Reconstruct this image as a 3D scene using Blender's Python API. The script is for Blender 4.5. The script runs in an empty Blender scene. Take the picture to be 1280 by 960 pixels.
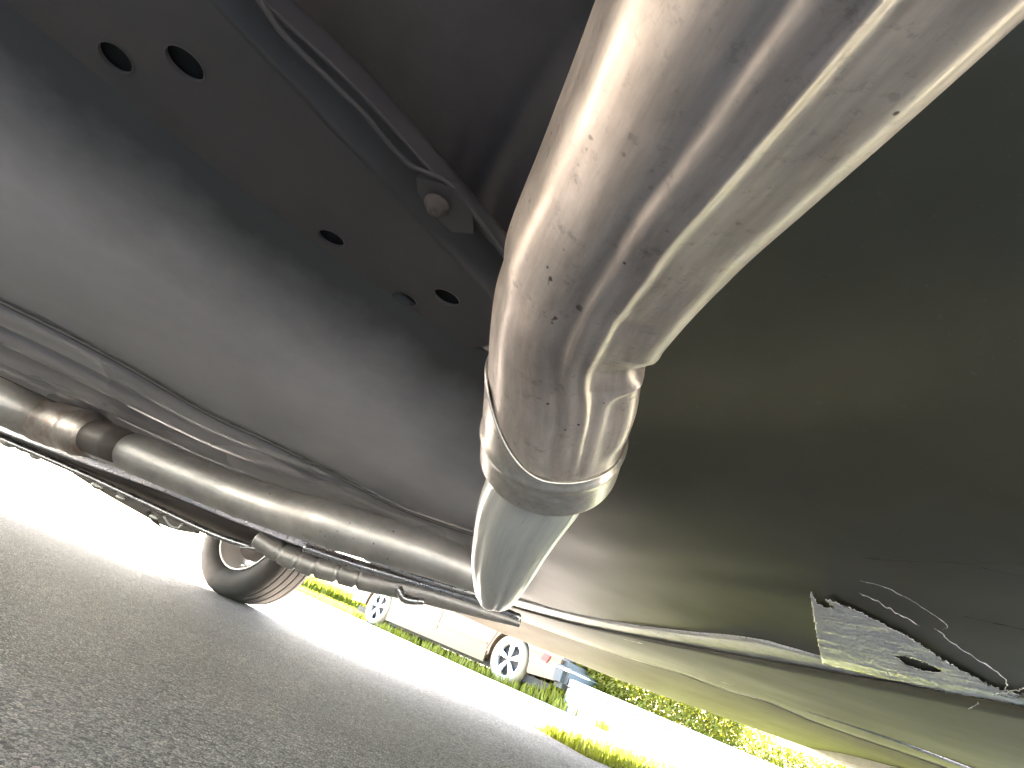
import bpy, bmesh, math, random
import numpy as np
from mathutils import Vector, Matrix, noise
from mathutils.geometry import tessellate_polygon

random.seed(4)
R = math.radians
sc = bpy.context.scene
COL = sc.collection

# ------------------------------------------------------------------ camera
CAM_H = 0.22
FPX = 700.0
PITCH = R(25.2)
ROLL = R(22.7)
cp, sp = math.cos(PITCH), math.sin(PITCH)
cr, sr = math.cos(ROLL), math.sin(ROLL)
cam_d = bpy.data.cameras.new("camera")
cam_d.sensor_width = 36
cam_d.lens = FPX / 1280 * 36
cam_d.clip_start = 0.01
cam_d.clip_end = 2000
cam = bpy.data.objects.new("camera", cam_d)
COL.objects.link(cam)
fw = Vector((0, cp, sp)); up0 = Vector((0, -sp, cp)); rt0 = Vector((1, 0, 0))
# the phone is rolled so that the horizon falls to the lower right
rt = rt0 * cr + up0 * sr
up = up0 * cr - rt0 * sr
rot = Matrix((rt, up, -fw)).transposed()
cam.matrix_world = Matrix.Translation((0, 0, CAM_H)) @ rot.to_4x4()
sc.camera = cam

# ------------------------------------------------------------------ light
SUN_EL, SUN_AZ = 38.5, -20.0        # azimuth from +Y towards +X
world = bpy.data.worlds.new("World"); sc.world = world; world.use_nodes = True
wn = world.node_tree.nodes; wl = world.node_tree.links
sky = wn.new("ShaderNodeTexSky"); sky.sky_type = 'NISHITA'; sky.sun_disc = False
sky.sun_elevation = R(SUN_EL); sky.sun_rotation = R(SUN_AZ)
sky.air_density = 1.0; sky.dust_density = 2.0
hsv = wn.new("ShaderNodeHueSaturation"); hsv.inputs["Saturation"].default_value = 0.95
wl.new(sky.outputs[0], hsv.inputs["Color"]); wl.new(hsv.outputs[0], wn["Background"].inputs[0])
wn["Background"].inputs[1].default_value = 0.07
sd = bpy.data.lights.new("sun", 'SUN'); sd.energy = 5.0; sd.angle = R(0.55); sd.color = (1, 0.95, 0.87)
sun = bpy.data.objects.new("sun", sd); COL.objects.link(sun)
az, el = R(SUN_AZ), R(SUN_EL)
to_sun = Vector((math.sin(az) * math.cos(el), math.cos(az) * math.cos(el), math.sin(el)))
sun.rotation_euler = to_sun.to_track_quat('Z', 'Y').to_euler()
sun.location = to_sun * 30
sc.view_settings.view_transform = 'Standard'
sc.view_settings.look = 'None'
sc.view_settings.exposure = 5.75
sc.view_settings.gamma = 1.0
sc.view_settings.use_curve_mapping = False
sc.cycles.use_denoising = True
sc.cycles.max_bounces = 10
sc.cycles.diffuse_bounces = 7
sc.cycles.glossy_bounces = 5
sc.cycles.sample_clamp_indirect = 4.0
sc.cycles.caustics_reflective = False
sc.cycles.caustics_refractive = False

# ------------------------------------------------------------------ measuring helpers
O = Vector((0, 0, CAM_H))
def ray(u, v):
    return fw * FPX + rt * (u - 640) - up * (v - 480)
def at_z(u, v, z):                    # where a sight line meets the level z
    d = ray(u, v); return O + d * ((z - CAM_H) / d.z)
def at_y(u, v, y):                    # ... or the upright plane y
    d = ray(u, v); return O + d * (y / d.y)
def at_d(u, v, d):                    # ... or a depth from the lens
    return O + ray(u, v) * (d / FPX)

# ------------------------------------------------------------------ object helpers
def tag(o, label=None, cat=None, group=None, kind=None):
    if label: o['label'] = label
    if cat: o['category'] = cat
    if group: o['group'] = group
    if kind: o['kind'] = kind
    return o
def empty(name, loc=(0, 0, 0), rz=0):
    o = bpy.data.objects.new(name, None); COL.objects.link(o)
    o.location = loc; o.rotation_euler = (0, 0, rz); return o
def link(name, me, mat, parent=None, smooth=True, kind=None):
    o = bpy.data.objects.new(name, me); COL.objects.link(o)
    if parent is not None: o.parent = parent
    if mat is not None and not me.materials:
        me.materials.append(mat)
    if smooth: me.polygons.foreach_set('use_smooth', [True] * len(me.polygons))
    if kind: o['kind'] = kind
    return o
def mesh(name, vs, fs, uvs=None):
    me = bpy.data.meshes.new(name); me.from_pydata([tuple(v) for v in vs], [], fs)
    me.update(); return me
def bm_obj(name, bm, mat, parent=None, smooth=True, kind=None):
    bmesh.ops.recalc_face_normals(bm, faces=bm.faces)
    me = bpy.data.meshes.new(name); bm.to_mesh(me); bm.free()
    return link(name, me, mat, parent, smooth, kind)
def bx(bm, c, s, rot=None, bev=0):
    m = Matrix.Translation(c) @ (rot.to_4x4() if rot else Matrix()) @ Matrix.Diagonal((*s, 1))
    r = bmesh.ops.create_cube(bm, size=1, matrix=m)
    if bev:
        es = list({e for v in r['verts'] for e in v.link_edges})
        bmesh.ops.bevel(bm, geom=es, offset=bev, segments=2, affect='EDGES')
def box(name, lo, hi, mat, parent=None, bev=0.0, smooth=False, kind=None):
    bm = bmesh.new()
    c = [(a + b) / 2 for a, b in zip(lo, hi)]; s = [abs(b - a) for a, b in zip(lo, hi)]
    bx(bm, c, s, None, bev)
    return bm_obj(name, bm, mat, parent, smooth, kind)
def catmull(pts, n):
    """resample a polyline smoothly to n points, evenly in chord length"""
    P = [np.array(p, float) for p in pts]
    if len(P) == 2:
        return [Vector(P[0] + (P[1] - P[0]) * t) for t in np.linspace(0, 1, n)]
    seg = [np.linalg.norm(b - a) + 1e-9 for a, b in zip(P, P[1:])]
    cum = np.concatenate([[0], np.cumsum(seg)])
    out = []
    for s in np.linspace(0, cum[-1], n):
        i = min(int(np.searchsorted(cum, s, side='right')) - 1, len(P) - 2); i = max(i, 0)
        t = (s - cum[i]) / seg[i]
        p1, p2 = P[i], P[i + 1]
        m1 = (p2 - P[i - 1]) / (seg[i] + seg[i - 1]) * seg[i] if i > 0 else p2 - p1
        m2 = (P[i + 2] - p1) / (seg[i] + seg[i + 1]) * seg[i] if i + 2 < len(P) else p2 - p1
        t2, t3 = t * t, t * t * t
        out.append(Vector((2*t3-3*t2+1)*p1 + (t3-2*t2+t)*m1 + (-2*t3+3*t2)*p2 + (t3-t2)*m2))
    return out
def loft(name, rows, mat, parent=None, nu=80, nv=30, thick=0.003, disp=None, kind=None, linear=False):
    """a bent sheet through the given rows of points, with a real thickness"""
    rr = [catmull(r, nu) for r in rows]
    cols = []
    for i in range(nu):
        c = [r[i] for r in rr]
        if linear or len(c) == 2:
            # straight pieces between rows, keeps the folds sharp
            k = max(1, nv // (len(c) - 1)); q = []
            for a, b in zip(c, c[1:]):
                q += [a.lerp(b, t / k) for t in range(k)]
            q.append(c[-1]); cols.append(q)
        else:
            cols.append(catmull(c, nv))
    nvv = len(cols[0])
    vs = []
    for i in range(nu):
        for j in range(nvv):
            p = cols[i][j].copy()
            if disp: p = disp(p, i / (nu - 1), j / (nvv - 1))
            vs.append(p)
    fs = [(i*nvv+j, (i+1)*nvv+j, (i+1)*nvv+j+1, i*nvv+j+1) for i in range(nu-1) for j in range(nvv-1)]
    me = mesh(name, vs, fs)
    o = link(name, me, mat, parent, True, kind)
    # make the normals face down, so that the thickness goes up
    s = sum(p.normal.z for p in me.polygons)
    if s > 0:
        me.flip_normals()
    m = o.modifiers.new("thickness", 'SOLIDIFY'); m.thickness = thick; m.offset = -1
    return o
def tube_mesh(name, pts, rad, nr=24, prof=None, cap=True, twist_ref=None):
    """tube along pts; rad = list of radii; prof(i/n, angle) -> radius factor"""
    n = len(pts); vs = []; fs = []
    ref = twist_ref or Vector((0, 0, 1))
    for i, p in enumerate(pts):
        t = (pts[min(i+1, n-1)] - pts[max(i-1, 0)]).normalized()
        a = (ref - t * ref.dot(t)).normalized(); b = t.cross(a)
        for k in range(nr):
            th = 2 * math.pi * k / nr
            r = rad[i] * (prof(i / (n-1), th) if prof else 1)
            vs.append(p + a * math.cos(th) * r + b * math.sin(th) * r)
    for i in range(n-1):
        for k in range(nr):
            k2 = (k+1) % nr
            fs.append((i*nr+k, i*nr+k2, (i+1)*nr+k2, (i+1)*nr+k))
    if cap:
        fs.append(tuple(range(nr))[::-1]); fs.append(tuple((n-1)*nr+k for k in range(nr)))
    return mesh(name, vs, fs)
def tube(name, pts, r, mat, parent=None, n=None, nr=16, **kw):
    n = n or max(2, len(pts) * 6)
    q = catmull(pts, n)
    rad = [r] * n if not isinstance(r, (list, tuple)) else list(np.interp(np.linspace(0, 1, n), np.linspace(0, 1, len(r)), r))
    return link(name, tube_mesh(name, q, rad, nr, **kw), mat, parent)
def lathe(name, prof, mat, parent=None, n=64, axis='Y'):
    """prof: (offset along axis, radius), closed"""
    vs = []; fs = []; m = len(prof)
    for k in range(n):
        a = 2 * math.pi * k / n
        for (h, r) in prof:
            vs.append((r * math.cos(a), h, r * math.sin(a)))
    for k in range(n):
        k2 = (k+1) % n
        for j in range(m):
            j2 = (j+1) % m
            fs.append((k*m+j, k2*m+j, k2*m+j2, k*m+j2))
    me = mesh(name, vs, fs)
    bm = bmesh.new(); bm.from_mesh(me); bmesh.ops.recalc_face_normals(bm, faces=bm.faces); bm.to_mesh(me); bm.free()
    return link(name, me, mat, parent)

# ------------------------------------------------------------------ materials
def mat(name, col, rough=0.5, metal=0.0, spec=0.5):
    m = bpy.data.materials.new(name); m.use_nodes = True
    b = m.node_tree.nodes["Principled BSDF"]
    b.inputs["Base Color"].default_value = (*col, 1)
    b.inputs["Roughness"].default_value = rough
    b.inputs["Metallic"].default_value = metal
    b.inputs["Specular IOR Level"].default_value = spec
    return m
class NT:
    def __init__(s, m):
        s.m = m; s.n = m.node_tree.nodes; s.l = m.node_tree.links; s.b = s.n["Principled BSDF"]
        s.tc = s.n.new("ShaderNodeTexCoord")
    def noise(s, scale, detail=4, rough=0.6, vec=None, dist=0):
        t = s.n.new("ShaderNodeTexNoise"); t.inputs["Scale"].default_value = scale
        t.inputs["Detail"].default_value = detail; t.inputs["Roughness"].default_value = rough
        t.inputs["Distortion"].default_value = dist
        s.l.new(vec or s.tc.outputs["Object"], t.inputs["Vector"]); return t.outputs["Fac"]
    def voro(s, scale, feature='F1', out="Distance", vec=None):
        t = s.n.new("ShaderNodeTexVoronoi"); t.feature = feature; t.inputs["Scale"].default_value = scale
        s.l.new(vec or s.tc.outputs["Object"], t.inputs["Vector"]); return t.outputs[out]
    def mapv(s, scale, rot=(0, 0, 0)):
        t = s.n.new("ShaderNodeMapping"); t.inputs["Scale"].default_value = scale; t.inputs["Rotation"].default_value = rot
        s.l.new(s.tc.outputs["Object"], t.inputs["Vector"]); return t.outputs[0]
    def ramp(s, src, stops):
        t = s.n.new("ShaderNodeValToRGB"); e = t.color_ramp.elements
        while len(e) < len(stops): e.new(0.5)
        for k, (p, c) in enumerate(stops):
            e[k].position = p; e[k].color = (*c, 1) if isinstance(c, tuple) else (c, c, c, 1)
        s.l.new(src, t.inputs[0]); return t.outputs[0]
    def mix(s, fac, a, b, mode='MIX'):
        t = s.n.new("ShaderNodeMix"); t.data_type = 'RGBA'; t.blend_type = mode
        for sock, x in ((t.inputs[0], fac), (t.inputs[6], a), (t.inputs[7], b)):
            if isinstance(x, (int, float)): sock.default_value = x
            elif isinstance(x, tuple): sock.default_value = (*x, 1)
            else: s.l.new(x, sock)
        return t.outputs[2]
    def math(s, op, a, b=0.0):
        t = s.n.new("ShaderNodeMath"); t.operation = op
        for sock, x in ((t.inputs[0], a), (t.inputs[1], b)):
            if isinstance(x, (int, float)): sock.default_value = x
            else: s.l.new(x, sock)
        return t.outputs[0]
    def color(s, x): s.l.new(x, s.b.inputs["Base Color"])
    def rough(s, x): s.l.new(x, s.b.inputs["Roughness"])
    def bump(s, h, strength=0.3, dist=0.002, prev=None):
        t = s.n.new("ShaderNodeBump"); t.inputs["Strength"].default_value = strength; t.inputs["Distance"].default_value = dist
        s.l.new(h, t.inputs["Height"])
        if prev is not None: s.l.new(prev, t.inputs["Normal"])
        s.l.new(t.outputs[0], s.b.inputs["Normal"]); return t.outputs[0]
def paint(name, col, rough=0.45, vary=0.25, dust=(0.16, 0.15, 0.13), dust_amt=0.25, bump=0.15, speck=.35):
    m = mat(name, col, rough); t = NT(m)
    a = t.noise(6, 6, 0.65); f = t.noise(220, 3, 0.6); g = t.noise(13, 3, 0.55)
    lo = tuple(c * (1 - vary) for c in col); hi = tuple(c * (1 + vary) for c in col)
    c1 = t.ramp(a, [(0.3, lo), (0.7, hi)])
    d = t.ramp(g, [(0.35, 0.0), (0.9, dust_amt)])
    c2 = t.mix(d, c1, dust)
    sp_ = t.ramp(f, [(0.66, 0.0), (0.72, speck)])
    t.color(t.mix(sp_, c2, dust))
    t.rough(t.ramp(t.noise(4, 2, 0.4), [(0.2, rough * 0.92), (0.85, min(1, rough * 1.15))]))
    t.bump(f, bump, 0.0006)
    return m
M = {}
M['panel'] = paint('underbody_grey_paint', (0.44, 0.455, 0.475), 0.36, vary=.1, dust=(0.30, 0.30, 0.29), dust_amt=.08, speck=.12, bump=.06)
t = NT(M['panel']); an = t.n.new("ShaderNodeAttribute"); an.attribute_name = 'rail_shade'
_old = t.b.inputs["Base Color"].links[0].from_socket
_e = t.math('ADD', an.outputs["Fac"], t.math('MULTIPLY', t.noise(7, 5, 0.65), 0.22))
t.color(t.mix(t.ramp(_e, [(0.20, 0.0), (0.52, 1.0)]), (0.075, 0.08, 0.082), _old))  # painted shade: the grey darkens towards the rail
M['shield'] = paint('shield_plastic', (0.38, 0.39, 0.42), 0.27, vary=.1, dust=(0.25, 0.25, 0.25), dust_amt=.06, speck=.1, bump=.06)
M['tank'] = paint('tank_plastic', (0.085, 0.085, 0.058), 0.42, dust=(0.15, 0.15, 0.12), dust_amt=.3, speck=.4, bump=.05, vary=0.12)
M['dark'] = paint('underbody_black_coating', (0.12, 0.108, 0.106), 0.5, dust_amt=.15)
M['rail'] = paint('rail_coating', (0.12, 0.11, 0.105), 0.55, vary=0.12)
M['outer'] = paint('outer_floor_coating', (0.085, 0.085, 0.06), 0.55)
M['sill'] = paint('sill_paint', (0.062, 0.059, 0.045), 0.7, vary=0.15)
M['hole'] = mat('hole_black', (0.006, 0.006, 0.006), 0.9)
M['body'] = paint('truck_body_paint', (0.25, 0.25, 0.25), 0.35)
M['rubber'] = paint('rubber', (0.045, 0.043, 0.042), 0.65, vary=0.2, dust=(0.12, 0.11, 0.10), dust_amt=0.4)
M['alloy'] = mat('rim_alloy', (0.72, 0.72, 0.72), 0.35, 0.6)
M['bolt'] = paint('dull_bolt', (0.15, 0.12, 0.105), 0.5)

def steel(name, col=(0.56, 0.53, 0.51), r0=0.22, r1=0.42, stain=0.5, rust=0.0, metal=1.0, uv=False):
    m = mat(name, col, 0.3, metal); t = NT(m)
    a = t.noise(14, 8, 0.7); f = t.noise(160, 4, 0.7); g = t.noise(55, 6, 0.75)
    dk = tuple(c * 0.82 for c in col); lt = tuple(min(1, c * 1.12) for c in col)
    c1 = t.ramp(a, [(0.32, dk), (0.62, lt)])
    blot = t.ramp(g, [(0.60, 0.0), (0.78, stain)])
    c2 = t.mix(blot, c1, (0.24, 0.20, 0.17))
    speck = t.math('MULTIPLY', t.ramp(t.noise(120, 2, 0.5), [(0.70, 0.0), (0.73, 1.0)]), t.ramp(t.noise(9, 3), [(0.48, 0.0), (0.58, 0.85)]))
    c3 = t.mix(speck, c2, (0.05, 0.03, 0.022))
    if rust:
        c3 = t.mix(t.ramp(t.noise(22, 5, 0.7), [(0.42, 0.0), (0.6, rust)]), c3, (0.32, 0.13, 0.05))
    rg = t.ramp(g, [(0.3, r0), (0.7, r1)])
    if uv:                                  # drawn lines along the tube, smudges and pits
        def uvv(sx, sy):
            q = t.n.new("ShaderNodeMapping"); q.inputs["Scale"].default_value = (sx, sy, 1)
            t.l.new(t.tc.outputs["UV"], q.inputs["Vector"]); return q.outputs[0]
        st = t.noise(1.0, 5, 0.7, uvv(90, 14)); st2 = t.noise(1.0, 4, 0.6, uvv(22, 5))
        c3 = t.mix(0.55, c3, t.ramp(st, [(0.3, (0.72, 0.70, 0.68)), (0.7, (1.15, 1.14, 1.13))]), 'MULTIPLY')
        c3 = t.mix(0.45, c3, t.ramp(st2, [(0.35, (0.66, 0.60, 0.56)), (0.65, (1.1, 1.1, 1.1))]), 'MULTIPLY')
        sm = t.math('MULTIPLY', t.ramp(t.noise(1.0, 8, 0.75, uvv(16, 30)), [(0.52, 0.0), (0.62, 1.0)]), t.ramp(t.noise(260, 3, 0.7), [(0.48, 0.0), (0.66, 0.5)]))
        c3 = t.mix(t.math('MULTIPLY', sm, min(1.0, stain*2.0) if stain > .1 else 0.1), c3, (0.13, 0.10, 0.085))
        pit = t.ramp(t.voro(95), [(0.05, 1.0), (0.085, 0.0)])
        pm_ = t.math('MULTIPLY', pit, t.ramp(t.noise(20, 3), [(0.50, 0.0), (0.56, 0.9)]))
        c3 = t.mix(pm_, c3, (0.04, 0.028, 0.022))
        rg = t.math('ADD', rg, t.math('MULTIPLY', t.math('SUBTRACT', st, 0.5), 0.35))
    t.color(c3)
    t.rough(rg)
    n1 = t.bump(f, 0.12, 0.0004)
    t.bump(t.noise(35, 4, 0.6), 0.25, 0.0012, n1)
    return m
M['steel'] = steel('exhaust_steel', (0.56, 0.505, 0.47), r0=0.32, r1=0.46, metal=0.62, uv=True)
M['steel2'] = steel('exhaust_steel_clean', (0.64, 0.61, 0.57), 0.28, 0.42, 0.3, metal=.88, uv=True)
M['pipe_dull'] = steel('exhaust_dull', (0.66, 0.645, 0.63), 0.42, 0.54, 0.35, metal=.85)
M['rusty'] = steel('exhaust_rusty', (0.66, 0.62, 0.58), 0.4, 0.52, 0.2, rust=0.4)
M['alum'] = steel('heat_shield_aluminium', (0.72, 0.72, 0.74), 0.22, 0.38, 0.2)

# scuffed bare metal on the ledge
m = mat('scuffed_ledge', (0.6, 0.62, 0.64), 0.36, 0.0); t = NT(m)
_a = at_z(1028, 828, .41); _b = at_z(1200, 868, .41)
v = t.mapv((20, 150, 60), (0, 0, -math.atan2(_b.y-_a.y, _b.x-_a.x)))
s1 = t.noise(1.0, 6, 0.7, v, 0.6); s2 = t.noise(2.2, 5, 0.75, v, 0.5)
c = t.ramp(s1, [(0.28, (0.10, 0.11, 0.09)), (0.40, (0.75, 0.8, 0.85)), (0.7, (0.9, 0.94, 1.0))])
t.color(t.mix(t.ramp(s2, [(0.56, 0.0), (0.63, 0.8)]), c, (0.13, 0.14, 0.1)))
t.bump(t.noise(40, 3, 0.6), 0.6, 0.004, t.bump(s2, 0.6, 0.0008))
M['scuff'] = m

m = mat('torn_foil', (0.8, 0.83, 0.85), 0.25, 0.22); t = NT(m)
t.color(t.mix(t.ramp(t.noise(2.0, 5, 0.75, v, 0.5), [(0.58, 0.0), (0.63, 0.75)]), (0.93, 0.96, 1.0), (0.10, 0.11, 0.09)))
t.bump(t.noise(1.4, 5, 0.75, v, 0.4), 0.9, 0.002)
M['foil'] = m

# asphalt: pale chips in dark binder, cm to mm
m = mat('asphalt', (0.1, 0.1, 0.1), 0.85); t = NT(m)
nv_ = t.n.new("ShaderNodeTexNoise"); nv_.inputs["Scale"].default_value = 260; t.l.new(t.tc.outputs["Object"], nv_.inputs["Vector"])
ma = t.n.new("ShaderNodeVectorMath"); ma.operation = 'MULTIPLY_ADD'; ma.inputs[1].default_value = (.007, .007, .007)
t.l.new(nv_.outputs["Color"], ma.inputs[0]); t.l.new(t.tc.outputs["Object"], ma.inputs[2])
cellc = t.voro(185, 'F1', 'Color', ma.outputs[0]); edge = t.voro(185, 'DISTANCE_TO_EDGE', vec=ma.outputs[0])
bw = t.n.new("ShaderNodeSeparateColor"); t.l.new(cellc, bw.inputs[0])
chip = t.ramp(bw.outputs[0], [(0.0, (0.08, 0.065, 0.057)), (0.25, (0.40, 0.345, 0.30)), (0.8, (0.60, 0.52, 0.455)), (1.0, (0.80, 0.69, 0.59))])
c = t.mix(t.ramp(edge, [(0.02, 1.0), (0.14, 0.0)]), chip, (0.05, 0.042, 0.036))
big = t.noise(1.6, 5, 0.6); c = t.mix(0.6, c, t.ramp(big, [(0.3, (0.55, 0.52, 0.5)), (0.7, (1.25, 1.2, 1.15))]), 'MULTIPLY')
gr = t.noise(420, 3, 0.6)
c = t.mix(0.5, c, t.ramp(gr, [(0.3, 0.5), (0.7, 1.5)]), 'MULTIPLY')
t.color(c)
hsum = t.math('ADD', t.ramp(edge, [(0.0, 0.0), (0.25, 1.0)]), t.math('MULTIPLY', gr, 0.6))
t.bump(hsum, 1.0, 0.004)
M['asphalt'] = m
m = mat('concrete', (0.5, 0.49, 0.46), 0.8); t = NT(m)
t.color(t.ramp(t.noise(9, 8, 0.7), [(0.3, (0.42, 0.41, 0.39)), (0.7, (0.6, 0.59, 0.56))])); t.bump(t.noise(120), 0.3, 0.002)
M['concrete'] = m
m = mat('white_render', (0.8, 0.8, 0.78), 0.7); t = NT(m)
t.color(t.ramp(t.noise(5, 8, 0.7), [(0.3, (0.7, 0.7, 0.68)), (0.7, (0.84, 0.84, 0.82))]))
M['white'] = m
def leafmat(name, a, b, sc_=6):
    m = mat(name, a, 0.55); t = NT(m)
    t.color(t.ramp(t.noise(sc_, 4, 0.7), [(0.3, a), (0.7, b)]))
    t.b.inputs["Transmission Weight"].default_value = 0.0
    m2 = t.n.new("ShaderNodeBsdfTranslucent"); mx = t.n.new("ShaderNodeMixShader"); mx.inputs[0].default_value = 0.5
    cr_ = t.b.inputs["Base Color"].links[0].from_socket
    t.l.new(cr_, m2.inputs[0]); t.l.new(t.b.outputs[0], mx.inputs[1]); t.l.new(m2.outputs[0], mx.inputs[2])
    t.l.new(mx.outputs[0], t.n["Material Output"].inputs[0])
    return m
M['grass'] = leafmat('grass_blades', (0.13, 0.15, 0.01), (0.22, 0.23, 0.025))
M['hedge'] = leafmat('hedge_leaves', (0.10, 0.115, 0.005), (0.22, 0.21, 0.02), 9)
m = mat('lawn_soil', (0.06, 0.08, 0.02), 0.9); t = NT(m)
t.color(t.ramp(t.noise(30, 6, 0.7), [(0.3, (0.05, 0.075, 0.015)), (0.7, (0.12, 0.13, 0.04))]))
M['lawn'] = m
M['wood'] = mat('hedge_stem', (0.09, 0.06, 0.04), 0.8)

# ================================================================== GROUND
def sheet(name, x0, y0, x1, y1, z, m, kind='structure'):
    me = mesh(name, [(x0, y0, z), (x1, y0, z), (x1, y1, z), (x0, y1, z)], [(0, 1, 2, 3)])
    return link(name, me, m, None, False, kind)
ground = sheet('ground', -400, -400, 400, 400, -0.012, M['lawn'])
road_v = [(-60, -14), (40, -14), (40, 2.0), (2.3, 2.9), (1.0, 3.0), (0.8, 3.5), (1.6, 4.4), (3.2, 5.6), (30, 7.6), (30, 9.0), (3.0, 8.6), (1.3, 8.9), (-1.2, 12.6), (-3, 15), (-200, 390), (-390, 390)]
me = mesh('road', [(x, y, 0) for x, y in road_v], [tuple(range(len(road_v)))])
link('road', me, M['asphalt'], None, False, 'structure')

def blades(name, spots, mt, label, cat='grass', hmin=0.04, hmax=0.10, w=0.004, lean=0.5):
    vs = []; fs = []
    for (x, y, z) in spots:
        h = random.uniform(hmin, hmax); a = random.uniform(0, 6.283); l = random.uniform(0.1, lean) * h
        dx, dy = math.cos(a) * w, math.sin(a) * w; b = random.uniform(0, 6.283); lx, ly = math.cos(b) * l, math.sin(b) * l
        k = len(vs)
        vs += [(x-dx, y-dy, z), (x+dx, y+dy, z), (x+dx*.8+lx*.35, y+dy*.8+ly*.35, z+h*.55), (x-dx*.8+lx*.35, y-dy*.8+ly*.35, z+h*.55), (x+lx, y+ly, z+h)]
        fs += [(k, k+1, k+2, k+3), (k+3, k+2, k+4)]
    o = link(name, mesh(name, vs, fs), mt, None, False)
    return tag(o, label, cat, None, 'stuff')
def in_poly(x, y, P):
    c = False; n = len(P)
    for i in range(n):
        x1, y1 = P[i]; x2, y2 = P[(i+1) % n]
        if (y1 > y) != (y2 > y) and x < (x2-x1)*(y-y1)/(y2-y1)+x1: c = not c
    return c
strip = [(0.83, 3.5), (1.0, 3.02), (2.3, 2.92), (6, 2.6), (6, 6.4), (3.2, 5.5), (1.6, 4.35)]
sp_ = []
while len(sp_) < 26000:
    x, y = random.uniform(0.8, 6), random.uniform(2.6, 6.4)
    if in_poly(x, y, strip) and random.random() < (1 if x < 3 else 0.5):
        sp_.append((x, y, -0.012))
blades('grass', sp_, M['grass'], 'yellow green grass verge beside the near edge of the sunlit road', hmin=0.03, hmax=0.09, w=0.004)

# ================================================================== TRUCK
truck = empty('parked_truck', (0, 0, 0))
tag(truck, 'underside of a dark truck filling the view, with a thick steel exhaust pipe', 'truck')
X0, X1, Y0, Y1 = -5.2, 2.5, -0.55, 3.98
# upper body: keeps the sun off and carries the underbody
bm = bmesh.new()
bx(bm, ((X0+X1)/2, (Y0+Y1)/2, 1.17), (X1-X0, Y1-Y0, .80), None, 0.06)
bm_obj('body', bm, M['body'], truck, False)
box('floor_pan', (X0+0.05, Y0+0.05, 0.745), (X1-0.05, Y1-0.05, 0.765), M['dark'], truck)
box('side_panel', (X0, Y1-0.03, 0.50), (X1, Y1, 0.83), M['body'], truck, 0.01)
box('side_panel', (X0, Y0, 0.39), (X1, Y0+0.03, 0.83), M['body'], truck, 0.01)  # unseen near side, lower edge dropped to cut light from behind

box('light_blocker_rear', (X1, Y0, 0.42), (X1+0.05, Y1, 0.86), M['body'], truck, 0.015)  # unseen panel added to cut the light from the open rear end
Z = at_z
# --- big smooth panel on the left (curves down from the cross rail to the rib line)
A = [Z(u + 12, v - 12, .5695) for u, v in [(-160, -100), (20, 20), (170, 142), (300, 243), (430, 338), (560, 428), (690, 510), (800, 560)]]
C = [Z(-160, 300, .42), Z(0, 372, .42), Z(135, 440, .42), Z(270, 518, .42), Z(330, 545, .42), Z(420, 590, .42), Z(510, 636, .42), Z(640, 680, .42)]
def mid(t, bulge):
    q = []
    for a, c in zip(A, C):
        p = a.lerp(c, t); p.z -= bulge; q.append(p)
    return q
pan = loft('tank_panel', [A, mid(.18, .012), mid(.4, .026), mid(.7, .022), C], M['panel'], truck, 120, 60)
at_ = pan.data.attributes.new('rail_shade', 'FLOAT', 'POINT')    # shade beside the rail, painted into the panel's colour
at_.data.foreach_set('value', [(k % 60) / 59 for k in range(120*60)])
# --- ribbed strip under it
D = [Z(-160, 395, .385), Z(0, 466, .385), Z(90, 508, .385), Z(190, 556, .385), Z(300, 603, .385), Z(420, 640, .385), Z(520, 672, .385), Z(640, 722, .385)]
def ribs(p, u, v):
    k = max(0, 1 - u * 1.15)
    p.z += 0.018 * k * math.cos(v * math.pi * 2 * 3.5) * (1 - 0.5 * v) + 0.002 * math.sin(v * 60) * k
    return p
C2 = [p + Vector((0, 0, -0.004)) for p in C]
loft('ribbed_shield', [C2, [a.lerp(b, .5) + Vector((0, 0, .004)) for a, b in zip(C2, D)], D], M['shield'], truck, 160, 110, disp=ribs)
tube('panel_lip', [p + Vector((0, -0.002, -0.006)) for p in C], 0.0035, M['panel'], truck, n=80, nr=10)
tube('shield_lip', [p + Vector((0, 0, -0.004)) for p in D], 0.006, M['panel'], truck, n=80, nr=10)

# --- cross rail with holes
rz = .565
RA = [Z(-160, -100, rz), Z(20, 20, rz), Z(300, 243, rz), Z(560, 430, rz), Z(625, 432, rz)]
RB = [Z(110, -150, rz), Z(250, -10, rz), Z(430, 180, rz), Z(612, 372, rz), Z(640, 400, rz)]
# flat rail as tessellated plate with real holes
def plate(name, outer, holes, mt, parent, thick=0.004, smooth=False):
    loops = [outer] + holes
    fl = [p for l in loops for p in l]
    tris = tessellate_polygon([[Vector(p) for p in l] for l in loops])
    me = mesh(name, fl, [tuple(t) for t in tris])
    if sum(p.normal.z for p in me.polygons) > 0: me.flip_normals()
    o = link(name, me, mt, parent, smooth)
    md = o.modifiers.new("thickness", 'SOLIDIFY'); md.thickness = thick; md.offset = -1
    return o
def oval(u, v, ru, rv, ang, z, n=28):
    ca, sa = math.cos(R(ang)), math.sin(R(ang))
    return [Z(u + ru*math.cos(t)*ca - rv*math.sin(t)*sa, v + ru*math.cos(t)*sa + rv*math.sin(t)*ca, z) for t in [2*math.pi*k/n for k in range(n)]]
outer = catmull(RA, 30) + catmull(RB, 30)[::-1]
holes_px = [(144, 72, 27, 13, 42), (231, 79, 31, 14, 42), (414, 298, 18, 8, 28), (505, 374, 17, 7, 25), (558, 372, 18, 8, 28)]
rail = plate('cross_rail', outer, [oval(*h, rz) for h in holes_px], M['rail'], truck)
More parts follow.
